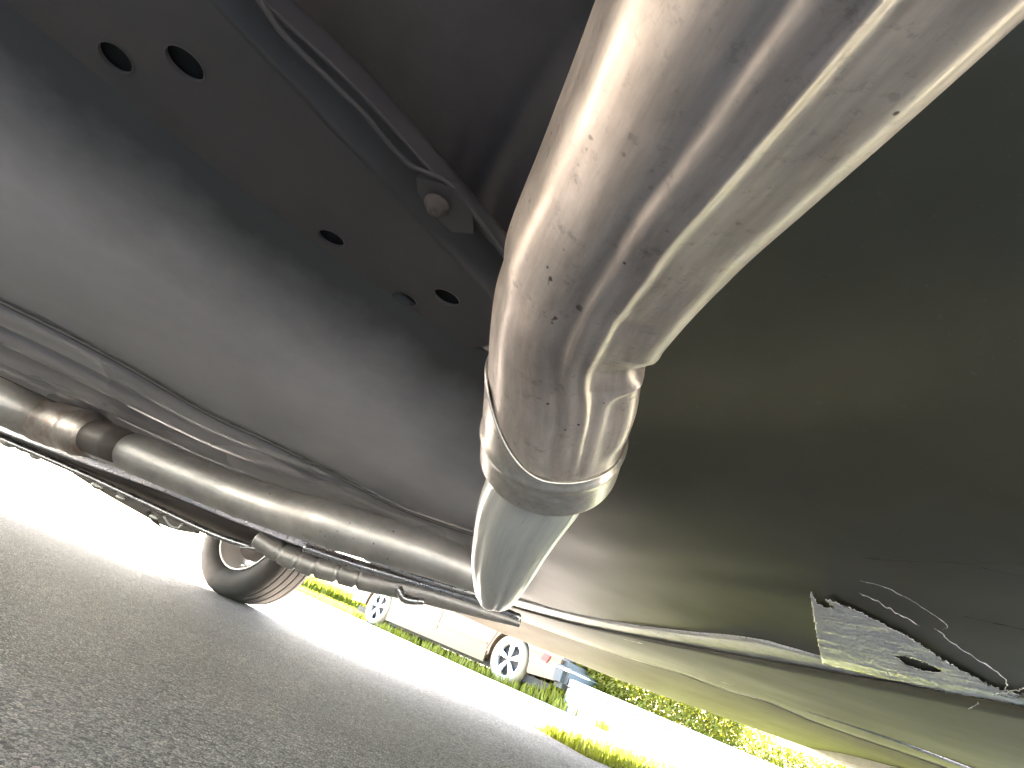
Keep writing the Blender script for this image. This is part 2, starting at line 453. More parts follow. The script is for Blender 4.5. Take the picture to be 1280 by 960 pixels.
for h in holes_px:                       # rolled rim and the deep dark box behind each hole
    ring = oval(*h, rz - 0.001)
    link('hole_rim', tube_mesh('hole_rim', ring + ring[:1], [0.0007] * 29, 6, cap=False), M['rail'], rail)
for h in holes_px:
    c_ = Z(h[0], h[1], rz); box('hole_cavity', (c_.x-.035, c_.y-.035, rz+.006), (c_.x+.035, c_.y+.035, rz+.03), M['hole'], rail)
# rail's right-hand web, channel and lip
W1 = [p + Vector((0, 0, 0.03)) for p in [Z(130, -170, rz), Z(285, -10, rz), Z(400, 100, rz), Z(520, 225, rz), Z(640, 372, rz), Z(660, 400, rz)]]
RB2 = [Z(110, -150, rz), Z(250, -10, rz), Z(350, 95, rz), Z(470, 222, rz), Z(612, 372, rz), Z(640, 400, rz)]
W2 = [Z(150, -180, .56), Z(312, -10, .56), Z(440, 110, .56), Z(545, 225, .56), Z(640, 335, .56), Z(690, 400, .56)]
loft('rail_channel', [RB2, W1, [p + Vector((0, 0, .02)) for p in W2], W2], M['rail'], truck, 60, 24, linear=True)
tube('rail_lip', [Z(150, -190, .555), Z(318, -8, .555), Z(352, 40, .555), Z(400, 88, .555), Z(455, 142, .555), Z(510, 204, .555), Z(560, 228, .555), Z(590, 262, .555), Z(640, 330, .555)],
     [.003, .003, .0026, .0023, .0022, .0022, .003, .003], M['rail'], truck, n=80, nr=10)
# bolt boss on the lip
bossp = [Z(520, 222, .553), Z(545, 228, .553), Z(572, 236, .553), Z(590, 262, .553), Z(592, 292, .553), Z(565, 290, .553), Z(540, 268, .553), Z(522, 240, .553)]
plate('bolt_tab', bossp, [], M['rail'], truck, 0.006)
b0 = Z(545, 258, .545)
bb = lathe('bolt', [(-.006, 0.0005), (-.006, .007), (0.0, .0085), (0.0, .012), (.004, .012), (.004, .0005)], M['bolt'], truck, 24)
bb.rotation_euler = (R(90), 0, 0); bb.location = b0
# dark floor above, with a slight swage and specks
def swage(p, u, v):
    p.z += .006*math.exp(-((u*.8+v-.75)/.05)**2) - .004*math.exp(-((u*.8+v-.95)/.04)**2) + .002*noise.noise(p*9)
    return p
loft('dark_floor', [[Z(180, -180, .63), Z(640, -180, .63), Z(1000, -180, .63)],
                    [Z(480, 170, .625), Z(700, 200, .625), Z(960, 200, .62)],
                    [Z(640, 400, .60), Z(760, 430, .58), Z(900, 440, .56)]], M['dark'], truck, 60, 60, disp=swage)

# --- right-hand floor panel, from the dark swage to the ledge
Em = [Z(800, -260, .64), Z(900, -220, .64), Z(1050, -200, .64), Z(1200, -180, .64), Z(1400, -160, .64), Z(1700, -140, .64)]
E00 = [Z(710, 200, .60), Z(760, 200, .60), Z(900, 180, .60), Z(1100, 120, .60), Z(1330, 60, .60), Z(1600, 0, .6)]
E0 = [Z(650, 430, .522), Z(760, 440, .525), Z(900, 430, .53), Z(1100, 380, .54), Z(1330, 320, .545), Z(1600, 260, .55)]
E1 = [Z(640, 540, .475), Z(780, 540, .475), Z(930, 550, .478), Z(1110, 530, .482), Z(1330, 500, .49), Z(1600, 480, .49)]
E2 = [Z(612, 640, .445), Z(780, 650, .445), Z(930, 670, .45), Z(1110, 680, .45), Z(1330, 690, .45), Z(1600, 700, .45)]
E3 = [Z(560, 722, .42), Z(640, 750, .42), Z(780, 779, .42), Z(950, 804, .42), Z(1100, 838, .42), Z(1330, 890, .42), Z(1600, 960, .42)]
def crease(p, u, v):
    p.z += .0012*math.exp(-((v - .50 - .16*u)/.05)**2) * min(1, 3*u) + .0025*noise.noise(p*4) 
    return p
loft('floor_panel', [Em, E00, E0, E1, E2, E3], M['tank'], truck, 140, 110, disp=crease)
# --- ledge: bright scuffed flange
L0 = [Z(600, 742, .418), Z(640, 748, .418), Z(720, 768, .418), Z(800, 783, .418), Z(860, 790, .418), Z(950, 801, .418), Z(1028, 822, .418), Z(1130, 845, .418), Z(1290, 879, .418), Z(1450, 918, .418)]
L1 = [Z(u, v, .4195) for u, v in [(604, 750), (640, 761), (720, 783), (800, 804), (860, 812), (950, 828), (1028, 844), (1130, 862), (1290, 893), (1450, 930)]]
def zp(u, v):                        # height of the floor panel under a sight line
    us = [560, 640, 780, 950, 1100, 1330]; vb = [722, 750, 779, 804, 838, 890]; vt = [638, 642, 650, 672, 680, 690]
    t_ = max(0, min(1, (v - np.interp(u, us, vt)) / (np.interp(u, us, vb) - np.interp(u, us, vt))))
    return float(.449 + (.420 - .449) * t_)
def jag(p, u, v):
    n = noise.noise(Vector((u * 60, v * 4, 3))) ; p.z += 0.0012 * n; return p
loft('scuffed_ledge', [L0, L1], M['scuff'], truck, 200, 6, disp=jag)
# --- bent bracket with slot, scraped white
bz = .408
def inside(x, y, P):
    c = False
    for (x1, y1), (x2, y2) in zip(P, P[1:] + P[:1]):
        if (y1 > y) != (y2 > y) and x < (x2-x1)*(y-y1)/(y2-y1)+x1: c = not c
    return c
BP = [(1012, 738), (1020, 754), (1031, 762), (1043, 760), (1032, 750), (1042, 753), (1075, 766), (1105, 782), (1140, 800), (1180, 826), (1215, 846), (1245, 862), (1282, 870), (1300, 886), (1200, 869), (1100, 847), (1028, 829), (1022, 800), (1016, 765)]
BH = [(1118, 820), (1135, 821), (1158, 829), (1178, 838), (1176, 842), (1155, 840), (1132, 832)]
_u = Vector((_b.x-_a.x, _b.y-_a.y, 0)).normalized(); _w = Vector((-_u.y, _u.x, 0))
vs = []; fs = []; ix = {}
def bv(i, j):
    if (i, j) not in ix:
        u, v = 1008 + i*1.6, 734 + j*1.25
        u += 1.2*noise.noise(Vector((i*.4, j*.4, 0))); v += 1.4*noise.noise(Vector((i*.3, j*.3, 9)))
        p = Z(u, v, zp(u, v) - .0035 if v < 872 else .4165)
        a_, c_ = p.dot(_u), p.dot(_w)
        h_ = noise.noise(Vector((a_*16, c_*200, 0))) + .7*noise.noise(Vector((a_*70, c_*520, 4))) + .6*noise.noise(Vector((a_*14, c_*40, 7)))
        p.z += .0013*h_
        ix[(i, j)] = len(vs); vs.append(p)
    return ix[(i, j)]
for i in range(184):
    for j in range(124):
        cu, cv = 1008 + (i+.5)*1.6, 734 + (j+.5)*1.25
        n_ = 2.0*noise.noise(Vector((cu*.25, cv*.25, 2)))
        if inside(cu, cv + n_, BP) and not inside(cu, cv, BH):
            fs.append((bv(i, j), bv(i+1, j), bv(i+1, j+1), bv(i, j+1)))
me = mesh('torn_bracket', vs, fs)
if sum(p.normal.z for p in me.polygons) > 0: me.flip_normals()
bo = link('torn_bracket', me, M['foil'], truck)
md = bo.modifiers.new("thickness", 'SOLIDIFY'); md.thickness = .0015; md.offset = -1
def scratch(pts, r=0.0008, z=.43, name='torn_edge', mt='scuff', nn=70, amp=0.002):
    q = catmull([Z(u, v, zp(u, v) - .003) if z > .417 else Z(u, v, z) for u, v in pts], nn)
    q = [p + Vector((amp*noise.noise(p*90), amp*noise.noise(p*90+Vector((5, 0, 0))), -abs(amp*noise.noise(p*60)))) for p in q]
    rad = [max(0.0001, .65 * r * (0.35 + 1.1*abs(noise.noise(p*70+Vector((9, 9, 9))))) * (1 if 2 < i < nn-3 else .3)) for i, p in enumerate(q)]
    return link(name, tube_mesh(name, q, rad, 6), M[mt], truck)
scratch([(1075, 725), (1110, 735), (1150, 757), (1185, 782), (1180, 786)], .0007, .425)
scratch([(1075, 740), (1105, 755), (1125, 768), (1150, 780)], .0013, .425, amp=.004)
scratch([(1168, 785), (1200, 810), (1235, 832), (1258, 852), (1250, 868)], .0013, .422)
scratch([(1240, 868), (1262, 864), (1285, 858)], .0018, .415, amp=.004)
scratch([(1210, 886), (1222, 880), (1224, 878)], .0008, .40)
scratch([(820, 790), (850, 796), (880, 800)], .0012, .415)
scratch([(1076, 697), (1160, 702), (1260, 705), (1340, 704)], .0009, .437, mt='sill', amp=.0006)
scratch([(1190, 703), (1240, 712), (1340, 733)], .0010, .437, mt='sill', amp=.0006)
scratch([(1200, 768), (1250, 780), (1340, 800)], .0010, .437, mt='sill', amp=.0006)

# --- outer floor and sill beyond the ledge
F0 = [p + Vector((0, 0.004, .006)) for p in [Z(500, 718, .408), Z(560, 738, .408), Z(640, 761, .408), Z(720, 783, .408), Z(860, 812, .408), Z(1028, 844, .408), Z(1290, 893, .408), Z(1450, 930, .408)]]
def S36(u, v, y=3.6): return at_y(u, v, y)
F1 = [Z(500, 721, .455), Z(560, 741, .455), Z(600, 756, .455), Z(689, 789, .455), Z(770, 817, .455), Z(852, 842, .455), Z(900, 860, .455), Z(960, 877, .455), Z(1027, 905, .455), Z(1200, 965, .455), Z(1400, 1040, .455)]
F1b = [p + Vector((0, .05, -.001)) for p in F1]
F4 = [S36(470, 734), S36(504, 745), S36(543, 755), S36(619, 788), S36(652, 801), S36(730, 832), S36(780, 852), S36(874, 886), S36(983, 925), S36(1085, 960), S36(1400, 1078)]
Fm = [a.lerp(b, .85) + Vector((0, 0, .012)) for a, b in zip(F1, F4)]
tube('fold_bead', [p + Vector((0, 0, .001)) for p in F1], [.001, .003, .004, .004, .004, .004, .003, .002, .001], M['pipe_dull'], truck, n=90, nr=8)
loft('outer_floor', [F0, F1], M['outer'], truck, 90, 16, linear=True)
loft('sill', [F1, F1b, Fm, F4], M['sill'], truck, 100, 36)
F4u = [p + Vector((0.0, 0.03, .14)) for p in F4]
loft('sill_face', [F4, F4u], M['body'], truck, 60, 4)
for zz, k0, rr0 in ((.448, 0, .0035), (.444, 1, .006)):
    pts_ = [(962, 865), (1040, 886), (1140, 922), (1290, 980)] if k0 == 0 else [(1010, 889), (1070, 908), (1140, 932), (1290, 990)]
    tube('sill_bead', [Z(u, v, zz) for u, v in pts_], [rr0*.5, rr0, rr0, rr0], M['alum'], truck, n=50, nr=10)
tube('sill_bead', [Z(868, 841, .45), Z(910, 852, .45), Z(955, 865, .45)], [.002, .008, .003], M['alum'], truck, n=30, nr=10)

# --- second exhaust pipe across the far side
def zr(u, v, z): return Z(u, v, z)
P2 = [zr(-150, 440, .335), zr(-60, 474, .335), zr(0, 498, .335), zr(45, 520, .335)]
tube('far_exhaust_pipe', P2, [.056, .056, .056, .055], M['pipe_dull'], truck, n=40, nr=40)
tube('pipe_collar', [zr(40, 519, .335), zr(48, 522, .335), zr(92, 537, .335), zr(97, 539, .335)], [.052, .057, .057, .053], M['rusty'], truck, n=30, nr=40)
tube('pipe_clamp', [zr(97, 539, .335), zr(104, 541, .335), zr(118, 546, .335)], [.054, .056, .050], M['rusty'], truck, n=16, nr=40)
tube('pipe_gap', [zr(92, 537, .335), zr(150, 557, .335)], .040, M['dark'], truck, n=10, nr=30)
P3 = [zr(124, 549, .335), zr(180, 571, .335), zr(240, 596, .335), zr(300, 620, .335), zr(360, 640, .335), zr(420, 657, .335), zr(480, 676, .34), zr(540, 695, .345), zr(585, 711, .352), zr(625, 727, .36)]
tube('exhaust_pipe', P3, [.043, .046, .046, .046, .045, .044, .045, .041, .038, .036], M['pipe_dull'], truck, n=120, nr=48,
     prof=lambda s, a: 1 + (0.05 * math.exp(-((s-.36)/.012)**2)))

# --- low frame beam in front of the far wheel
Yb = 1.95
def PY(u, v, y=Yb): return at_y(u, v, y)
B0 = [PY(-120, 478), PY(0, 527), PY(100, 566), PY(200, 604), PY(300, 642), PY(400, 682), PY(500, 716), PY(600, 749)]
B1 = [PY(-120, 490), PY(0, 540), PY(100, 578), PY(200, 614), PY(300, 655), PY(400, 692), PY(500, 722), PY(600, 752)]
B2 = [PY(-120, 496, 2.1), PY(0, 545, 2.1), PY(100, 588, 2.1), PY(200, 633, 2.1), PY(300, 678, 2.1), PY(380, 700, 2.1), PY(480, 722, 2.1), PY(600, 753, 2.1)]
loft('beam_flange', [B0, B1], M['alum'], truck, 80, 5)
B1b = [p + Vector((0, .02, .006)) for p in B1]
loft('beam_web', [B1b, B2], M['dark'], truck, 80, 6, disp=lambda p, u, v: p + Vector((0, .05*math.sin(v*math.pi), 0)))
B3 = [PY(-120, 502, 2.08), PY(0, 551, 2.08), PY(100, 594, 2.08), PY(200, 641, 2.08), PY(250, 664, 2.08), PY(320, 688, 2.08), PY(380, 706, 2.08), PY(450, 722, 2.08)]
tube('beam_edge', [a.lerp(b, .5) for a, b in zip(B2, B3)], .010, M['alum'], truck, n=60, nr=12)
def lump(u, v, r, mt='pipe_dull', name='bracket_lump', y=2.1):
    bm = bmesh.new(); bmesh.ops.create_icosphere(bm, subdivisions=2, radius=r)
    for w in bm.verts: w.co *= 1 + .35*noise.noise(w.co*40+Vector((u, v, 0)))
    o = bm_obj(name, bm, M[mt], truck); o.location = PY(u, v, y); o.scale = (1.6, 1, .8); return o
for (u, v, r) in [(8, 552, .020), (30, 560, .018), (45, 570, .014), (120, 607, .014), (150, 622, .012), (192, 646, .012)]:
    lump(u, v, r, name='beam_fastener')
U0 = [PY(95, 592, 2.12), PY(130, 608, 2.12), PY(170, 626, 2.12), PY(215, 648, 2.12), PY(250, 664, 2.12)]
U1 = [PY(95, 594, 2.12), PY(125, 613, 2.12), PY(165, 636, 2.12), PY(212, 660, 2.12), PY(250, 668, 2.12)]
loft('hanging_guard', [U0, U1], M['dark'], truck, 30, 5, thick=.02)
tube('cable_end', [PY(185, 640, 2.1), PY(192, 650, 2.1), PY(203, 660, 2.1)], [.007, .006, .002], M['rubber'], truck, n=14, nr=8)
tube('cable_loop', [PY(205, 646, 2.1), PY(212, 656, 2.1), PY(222, 660, 2.1), PY(228, 655, 2.1)], .004, M['pipe_dull'], truck, n=14, nr=8)
# --- ribbed boot and link rods right of the wheel
G = [PY(322, 672, 2.0), PY(350, 690, 2.0), PY(385, 704, 2.0), PY(420, 714, 2.0), PY(460, 725, 2.0), PY(520, 738, 2.0), PY(570, 752, 2.0), PY(650, 779, 2.0)]
def boot(s, a):
    d = 1
    for c in (.10, .17, .235, .32, .39): d -= .30 * math.exp(-((s-c)/.005)**2)
    return d
tube('ribbed_boot', G, [.030, .036, .037, .036, .036, .034, .026, .014], M['pipe_dull'], truck, n=160, nr=28, prof=boot)
tube('link_rod', [PY(380, 684, 1.9), PY(440, 704, 1.9), PY(520, 728, 1.9), PY(600, 752, 1.85), PY(650, 772, 1.8)], [.012, .015, .015, .013, .010], M['alum'], truck, n=50, nr=14)
tube('link_rod', [PY(455, 699, 1.8), PY(540, 727, 1.8), PY(620, 750, 1.8)], [.004, .008, .008], M['alum'], truck, n=40, nr=12)
tube('brake_line', [PY(300, 684, 2.05), PY(330, 686, 2.05), PY(362, 688, 2.05)], [.003, .010, .004], M['alum'], truck, n=24, nr=10)
tube('strut_arm', [PY(498, 735, 1.95), PY(506, 748, 1.95), PY(530, 752, 1.95)], [.012, .014, .010], M['alum'], truck, n=24, nr=12)

# --- far wheel
def wheel_at(parent, loc, nrm, D=.68, W=.23, rimmat=None, spokes=0, inner=True):
    w = empty('wheel'); w.parent = parent
    yv = Vector(nrm).normalized()              # local +Y = axle direction facing us
    xv = Vector((0, 0, 1)).cross(yv) * -1
    w.matrix_world = Matrix.Translation(loc) @ Matrix((xv, yv, Vector((0, 0, 1)))).transposed().to_4x4()
    r = D/2; h = W/2; rr = r*.60
    prof = [(-h*.80, rr), (-h*.98, r*.70), (-h, r*.80), (-h*.93, r*.93), (-h*.80, r*.985)]
    for k, c in enumerate((-.55, -.18, .18, .55)):
        g = h * c
        prof += [(g-.010, r), (g-.005, r), (g-.004, r-.011), (g+.004, r-.011), (g+.005, r), (g+.010, r)]
    prof += [(h*.80, r*.985), (h*.93, r*.93), (h, r*.80), (h*.98, r*.70), (h*.80, rr)]
    prof += [(h*.4, rr*.97), (-h*.4, rr*.97)]
    lathe('tyre', prof, M['rubber'], w, 96)
    e = h*.80
    rim = lathe('rim', [(e+.006, rr*1.02), (e+.010, rr*.99), (e+.002, rr*.95), (e-.02, rr*.93), (e-.025, rr*.86), (-e*.5, rr*.84), (-e*.5, rr*.80), (-e*.6, rr*.80), (-e*.6, rr*.90), (-e, rr*.98), (-e, rr*1.02), (-e*.9, rr*.975), (e*.9, rr*.975)], rimmat or M['alloy'], w, 96)
    return w, r, rr, h
wl_loc = Vector((-1.0, 3.62, .36))
w, r, rr, h = wheel_at(truck, wl_loc, (-.52, -.85, 0), D=.72, W=.28)
lathe('brake_drum', [(h*.62, .0005), (h*.62, .05), (h*.35, .06), (h*.30, rr*.66), (-h*.2, rr*.68), (-h*.2, .0005)], M['dark'], w, 48)
tube('axle_shaft', [wl_loc + Vector((-.06, -.09, .0)), wl_loc + Vector((.1, -.6, .06)), wl_loc+Vector((.4, -1.3, .1))], .03, M['dark'], truck, n=20, nr=16)

# --- MAIN exhaust pipe
def frame_tube(name, stations, n, nr, mt, parent, s_a=0.0, s_b=1.0, prof=None, start=None, grow=0.0):
    """stations (u, v, apparent width in px, depth); s_a..s_b is the stretch of the path that is built"""
    pts = [at_d(u, v, dd) for (u, v, w_, dd) in stations]; rad = [w_ * dd / FPX / 2 for (u, v, w_, dd) in stations]
    K = 600; q = catmull(pts, K)
    cum = np.concatenate([[0], np.cumsum([(b-a).length for a, b in zip(pts, pts[1:])])]); cum /= cum[-1]
    S = np.linspace(0, 1, K)
    rr_ = np.interp(S, cum, rad)
    for _ in range(60): rr_[1:-1] = (rr_[:-2] + rr_[2:] + 2*rr_[1:-1]) / 4
    vs = []; fs = []
    for i in range(n):
        for k in range(nr):
            th = 2*math.pi*k/nr; ang = math.degrees(th) if th <= math.pi else math.degrees(th)-360
            a0 = s_a + (start(ang) if start else 0)
            s_ = a0 + (s_b - a0) * i/(n-1)
            f = s_*(K-1); i0 = min(int(f), K-2); ft = f-i0
            p = q[i0].lerp(q[i0+1], ft)
            tdir = (q[min(i0+6, K-1)] - q[max(i0-5, 0)]).normalized()
            side = tdir.cross(AX).normalized()
            if side.dot(rt) < 0: side = -side
            face = side.cross(tdir).normalized()
            if face.dot(O - p) < 0: face = -face
            rad_ = np.interp(s_, S, rr_) + grow + (prof(s_, ang, p) if prof else 0)
            vs.append(p + side*math.cos(th)*rad_ + face*math.sin(th)*rad_)
    for i in range(n-1):
        for k in range(nr):
            k2 = (k+1) % nr
            fs.append((i*nr+k, i*nr+k2, (i+1)*nr+k2, (i+1)*nr+k))
    me = mesh(name, vs, fs)
    uvl = me.uv_layers.new(name="UVMap")
    for li, lp in enumerate(me.loops):
        i_, k_ = divmod(lp.vertex_index, nr)
        if (li // 4) % nr == nr-1 and k_ == 0: k_ = nr
        uvl.data[li].uv = (k_/nr, i_/n)
    bm = bmesh.new(); bm.from_mesh(me); bmesh.ops.recalc_face_normals(bm, faces=bm.faces); bm.to_mesh(me); bm.free()
    return link(name, me, mt, parent)
AX = (O - at_d(760, 320, .24)).normalized()
def gs(x, c, w_): return math.exp(-((x-c)/w_)**2)
def ahead(k):                                                # the pipe runs straight back over the lens
    a_ = at_d(815, 230, .207); b_ = at_d(894, 113, .168); p = b_ + (b_ - a_) * k - O
    dd = p.dot(fw); return (640 + p.dot(rt)/dd*FPX, 480 - p.dot(up)/dd*FPX, .0865*FPX/dd, dd)
ST = [ahead(3), ahead(2), ahead(1), (894, 113, 360, .168), (815, 230, 293, .207), (744, 344, 240, .252), (714, 412, 205, .282), (703, 480, 190, .309), (695, 530, 180, .330), (688, 570, 172, .348), (683, 600, 160, .364)]
_p = [at_d(u, v, dd) for (u, v, w_, dd) in ST]
_c = np.concatenate([[0], np.cumsum([(b-a).length for a, b in zip(_p, _p[1:])])]); _c /= _c[-1]
def sv(v): return float(np.interp(v, [t[1] for t in ST], _c))
def main_prof(s, a, p):
    d = 0
    fade = 1 / (1 + math.exp((s - sv(400)) * 60))
    d += .0013 * gs(a, 31, 1.4) * fade - .0008 * gs(a, 22, 5) * fade + .0006 * gs(a, 15, 4) * fade   # seam bead and roll lines
    sg = lambda x: 1 / (1 + math.exp(-max(-40, min(40, x))))
    f2 = 1 / (1 + math.exp((s - sv(520)) * 50))
    d += (-.0017 * gs(a, 87, 4) + .0015 * gs(a, 69, 2.6) - .0012 * (sg((a - 50) / 5) - sg((a - 67) / 1.5)) + .0042 * gs(a, 33, 13) - .0022 * gs(a, -5, 20)) * f2   # drawn channel
    d += -.0007 * (sg((a - 108) / 3) - sg((a - 126) / 3)) * f2
    d += -.0010 * gs(a, 29, 6) * fade
    d += -.0007 * gs(a, 92, 8) + .0006 * gs(a, 80, 6)   # shallow flutes
    d += -.0010 * gs(a, 150, 12)
    d += -.0085 * gs(s, sv(384), .022) * gs(a, -5, 48) + .0020 * gs(s, sv(355), .014) * gs(a, 8, 26)        # crushed bend
    d += .0008 * gs(s, sv(470), .030) * gs(a, 5, 34)
    d += -.0022 * gs(s, sv(520), .022) * gs(a, 22, 24)
    d += .0015 * gs(a, 10 + 48 * sg((s - sv(415)) / .012), 6) * sg((s - sv(380)) / .008) * (1 - sg((s - sv(520)) / .02))
    d += -.0016 * gs(s, sv(360), .022) * gs(a, 160, 24)
    d += -.0012 * gs(s, sv(300), .018) * gs(a, 60, 16) + .0009 * noise.noise(p * 22)
    return d
frame_tube('tail_pipe', ST, 300, 180, M['steel'], truck, 0, sv(562), main_prof)
def col_start(a):                                            # the collar lip runs slantwise round the pipe
    left = .5 - .5*math.cos(math.radians(max(-180, min(180, (abs(a) - 85) * 1.9)))) if abs(a) > 85 else 0
    return -(sv(532) - sv(462)) * left
colr = frame_tube('pipe_collar', ST, 60, 160, M['steel2'], truck, sv(532), sv(572), lambda s, a, p: .0012*gs(s, sv(541), .008) + .0004*noise.noise(p*40) - .0012*gs(a, 15, 25), col_start, .0010)
md = colr.modifiers.new("thickness", 'SOLIDIFY'); md.thickness = .0016; md.offset = -1
# inner pipe running on
m = mat('outlet_steel', (0.8, 0.8, 0.77), 0.27, 0.8); t = NT(m)
_q = t.n.new("ShaderNodeMapping"); _q.inputs["Scale"].default_value = (110, 8, 1); t.l.new(t.tc.outputs["UV"], _q.inputs["Vector"])
_st = t.noise(1.0, 5, 0.65, _q.outputs[0])
t.color(t.ramp(_st, [(0.3, (0.78, 0.78, 0.75)), (0.7, (0.9, 0.9, 0.87))]))
t.rough(t.ramp(_st, [(0.3, 0.27), (0.7, 0.33)]))
M['outlet'] = m
SI = [(690, 560, 140, .345), (674, 604, 134, .362), (657, 636, 122, .378), (645, 665, 107, .398), (634, 696, 91, .425), (627, 722, 72, .46), (622, 738, 56, .49), (619, 746, 38, .51)]
frame_tube('outlet_pipe', [(u_ - 2, v_, w_*.94, d_) for u_, v_, w_, d_ in SI], 140, 120, M['outlet'], truck, 0, 1, lambda s, a, p: .0006*gs(a, 35, 4) - .0012*gs(a, 75, 5) - .001*gs(a, 130, 10) - .005*gs(s, .98, .06)*gs(a, 75, 20))

# ================================================================== BEYOND THE ROAD
def build_far():
    # parked car
    pr = Vector((129/781*9.5, 9.5, 0)); pf = Vector((-49/780*12.3, 12.3, 0))
    d = (pr - pf).normalized(); nrm = Vector((d.y, -d.x, 0))
    if nrm.y > 0: nrm = -nrm
    wb = (pr - pf).length
    car = empty('parked_car', pf, math.atan2(d.y, d.x))
    tag(car, 'pale gold car parked on the grass verge across the road, silver alloy wheels', 'car')
    bpy.context.view_layer.update()
    mp = mat('car_paint', (0.075, 0.047, 0.025), 0.42, 0.1); mp.node_tree.nodes["Principled BSDF"].inputs["Coat Weight"].default_value = .6
    clad = mat('car_cladding', (0.11, 0.09, 0.045), 0.5)
    glass = mat('car_glass', (0.02, 0.03, 0.035), 0.05)
    red = mat('tail_light_red', (0.25, 0.012, 0.01), 0.3)
    blk = mat('car_black', (0.02, 0.02, 0.02), 0.6)
    grey = mat('bumper_teal_grey', (0.03, 0.037, 0.037), 0.5)
    chrome = mat('bumper_chrome', (0.75, 0.85, 0.88), 0.12, 0.9)
    # side profile (x along car, front = -, y=0 the near side, +y away)
    def side_prof():
        P = [(-.95, .28)]
        P += [(-.86, .55), (-.80, .75), (-.2, .92), (.35, .98), (1.0, 1.42), (1.7, 1.50), (wb+.1, 1.46), (wb+.75, 1.05), (wb+.92, .95), (wb+.98, .60), (wb+.95, .30)]
        P += [(wb+.44, .26)] + [(wb + .42*math.cos(t), .34 + .42*math.sin(t)) for t in np.linspace(-.1, math.pi+.1, 15)]
        P += [(wb-.5, .22), (.5, .22)] + [(.42*math.cos(t), .34 + .42*math.sin(t)) for t in np.linspace(-.1, math.pi+.1, 15)]
        return P
    P = side_prof(); n = len(P); Wc = 1.75
    bm = bmesh.new()
    def yoff(z): return 0.0 + max(0, z - .95) * .35 + .05 * max(0, (.45 - z))
    a = [bm.verts.new((x, yoff(z), z)) for x, z in P]; b = [bm.verts.new((x, Wc - yoff(z), z)) for x, z in P]
    for q0, q1, q2 in tessellate_polygon([[Vector((x, z, 0)) for x, z in P]]):
        bm.faces.new((a[q0], a[q1], a[q2])); bm.faces.new((b[q2], b[q1], b[q0]))
    for i in range(n):
        bm.faces.new((a[i], a[(i+1) % n], b[(i+1) % n], b[i]))
    bm_obj('body', bm, mp, car, False)
    def pnl(name, pts, mt, out=.012, parent=car):
        bm = bmesh.new(); f = bm.faces.new([bm.verts.new((x, yoff(z) - out, z)) for x, z in pts])
        r_ = bmesh.ops.extrude_face_region(bm, geom=[f])
        for v_ in r_['geom']:
            if isinstance(v_, bmesh.types.BMVert): v_.co.y += out * .9
        return bm_obj(name, bm, mt, parent, False)
    mdl = wb*.52
    dr = pnl('door', [(.50, .36), (mdl-.01, .36), (mdl-.01, .93), (.62, .93), (.50, .80)], mp)
    pnl('door_handle', [(mdl-.22, .80), (mdl-.06, .80), (mdl-.06, .84), (mdl-.22, .84)], chrome, .04, dr)
    dr = pnl('door', [(mdl+.01, .36), (wb-.48, .36), (wb-.34, .72), (wb-.2, .93), (mdl+.01, .93)], mp)
    pnl('door_handle', [(wb-.50, .80), (wb-.34, .80), (wb-.34, .84), (wb-.50, .84)], chrome, .04, dr)
    pnl('sill_cladding', [(.44, .17), (wb-.46, .17), (wb-.46, .33), (.44, .33)], clad, .025)
    pnl('side_moulding', [(.55, .42), (wb-.5, .42), (wb-.5, .45), (.55, .45)], clad, .022)
    pnl('window', [(.62, 1.00), (mdl-.05, 1.0), (mdl-.05, 1.38), (1.15, 1.38)], glass, .006)
    pnl('window', [(mdl+.05, 1.00), (wb+.2, 1.0), (wb, 1.38), (mdl+.05, 1.38)], glass, .006)
    tl = pnl('tail_light', [(wb+.62, .50), (wb+.74, .48), (wb+.78, .58), (wb+.66, .60)], red, .02)
    pnl('side_reflector', [(wb+.48, .42), (wb+.60, .42), (wb+.60, .45), (wb+.48, .45)], chrome, .014)
    bmp = box('rear_bumper', (wb+.84, .0, .24), (wb+1.12, Wc, .60), grey, car, .07)
    box('underfloor', (-.8, .15, .12), (wb+.8, Wc-.15, .24), blk, car)
    box('bumper_strip', (wb+.90, -.008, .47), (wb+1.128, Wc, .51), chrome, bmp, .01)
    box('tailgate_panel', (wb+.84, .02, .62), (wb+1.02, Wc-.02, .92), grey, car, .03)
    for x0 in (0, wb):
        bm = bmesh.new(); bmesh.ops.create_cone(bm, cap_ends=True, segments=32, radius1=.43, radius2=.43, depth=Wc-.5, matrix=Matrix.Translation((x0, Wc/2, .36)) @ Matrix.Rotation(R(90), 4, 'X'))
        bm_obj('wheel_arch_liner', bm, blk, car, False)
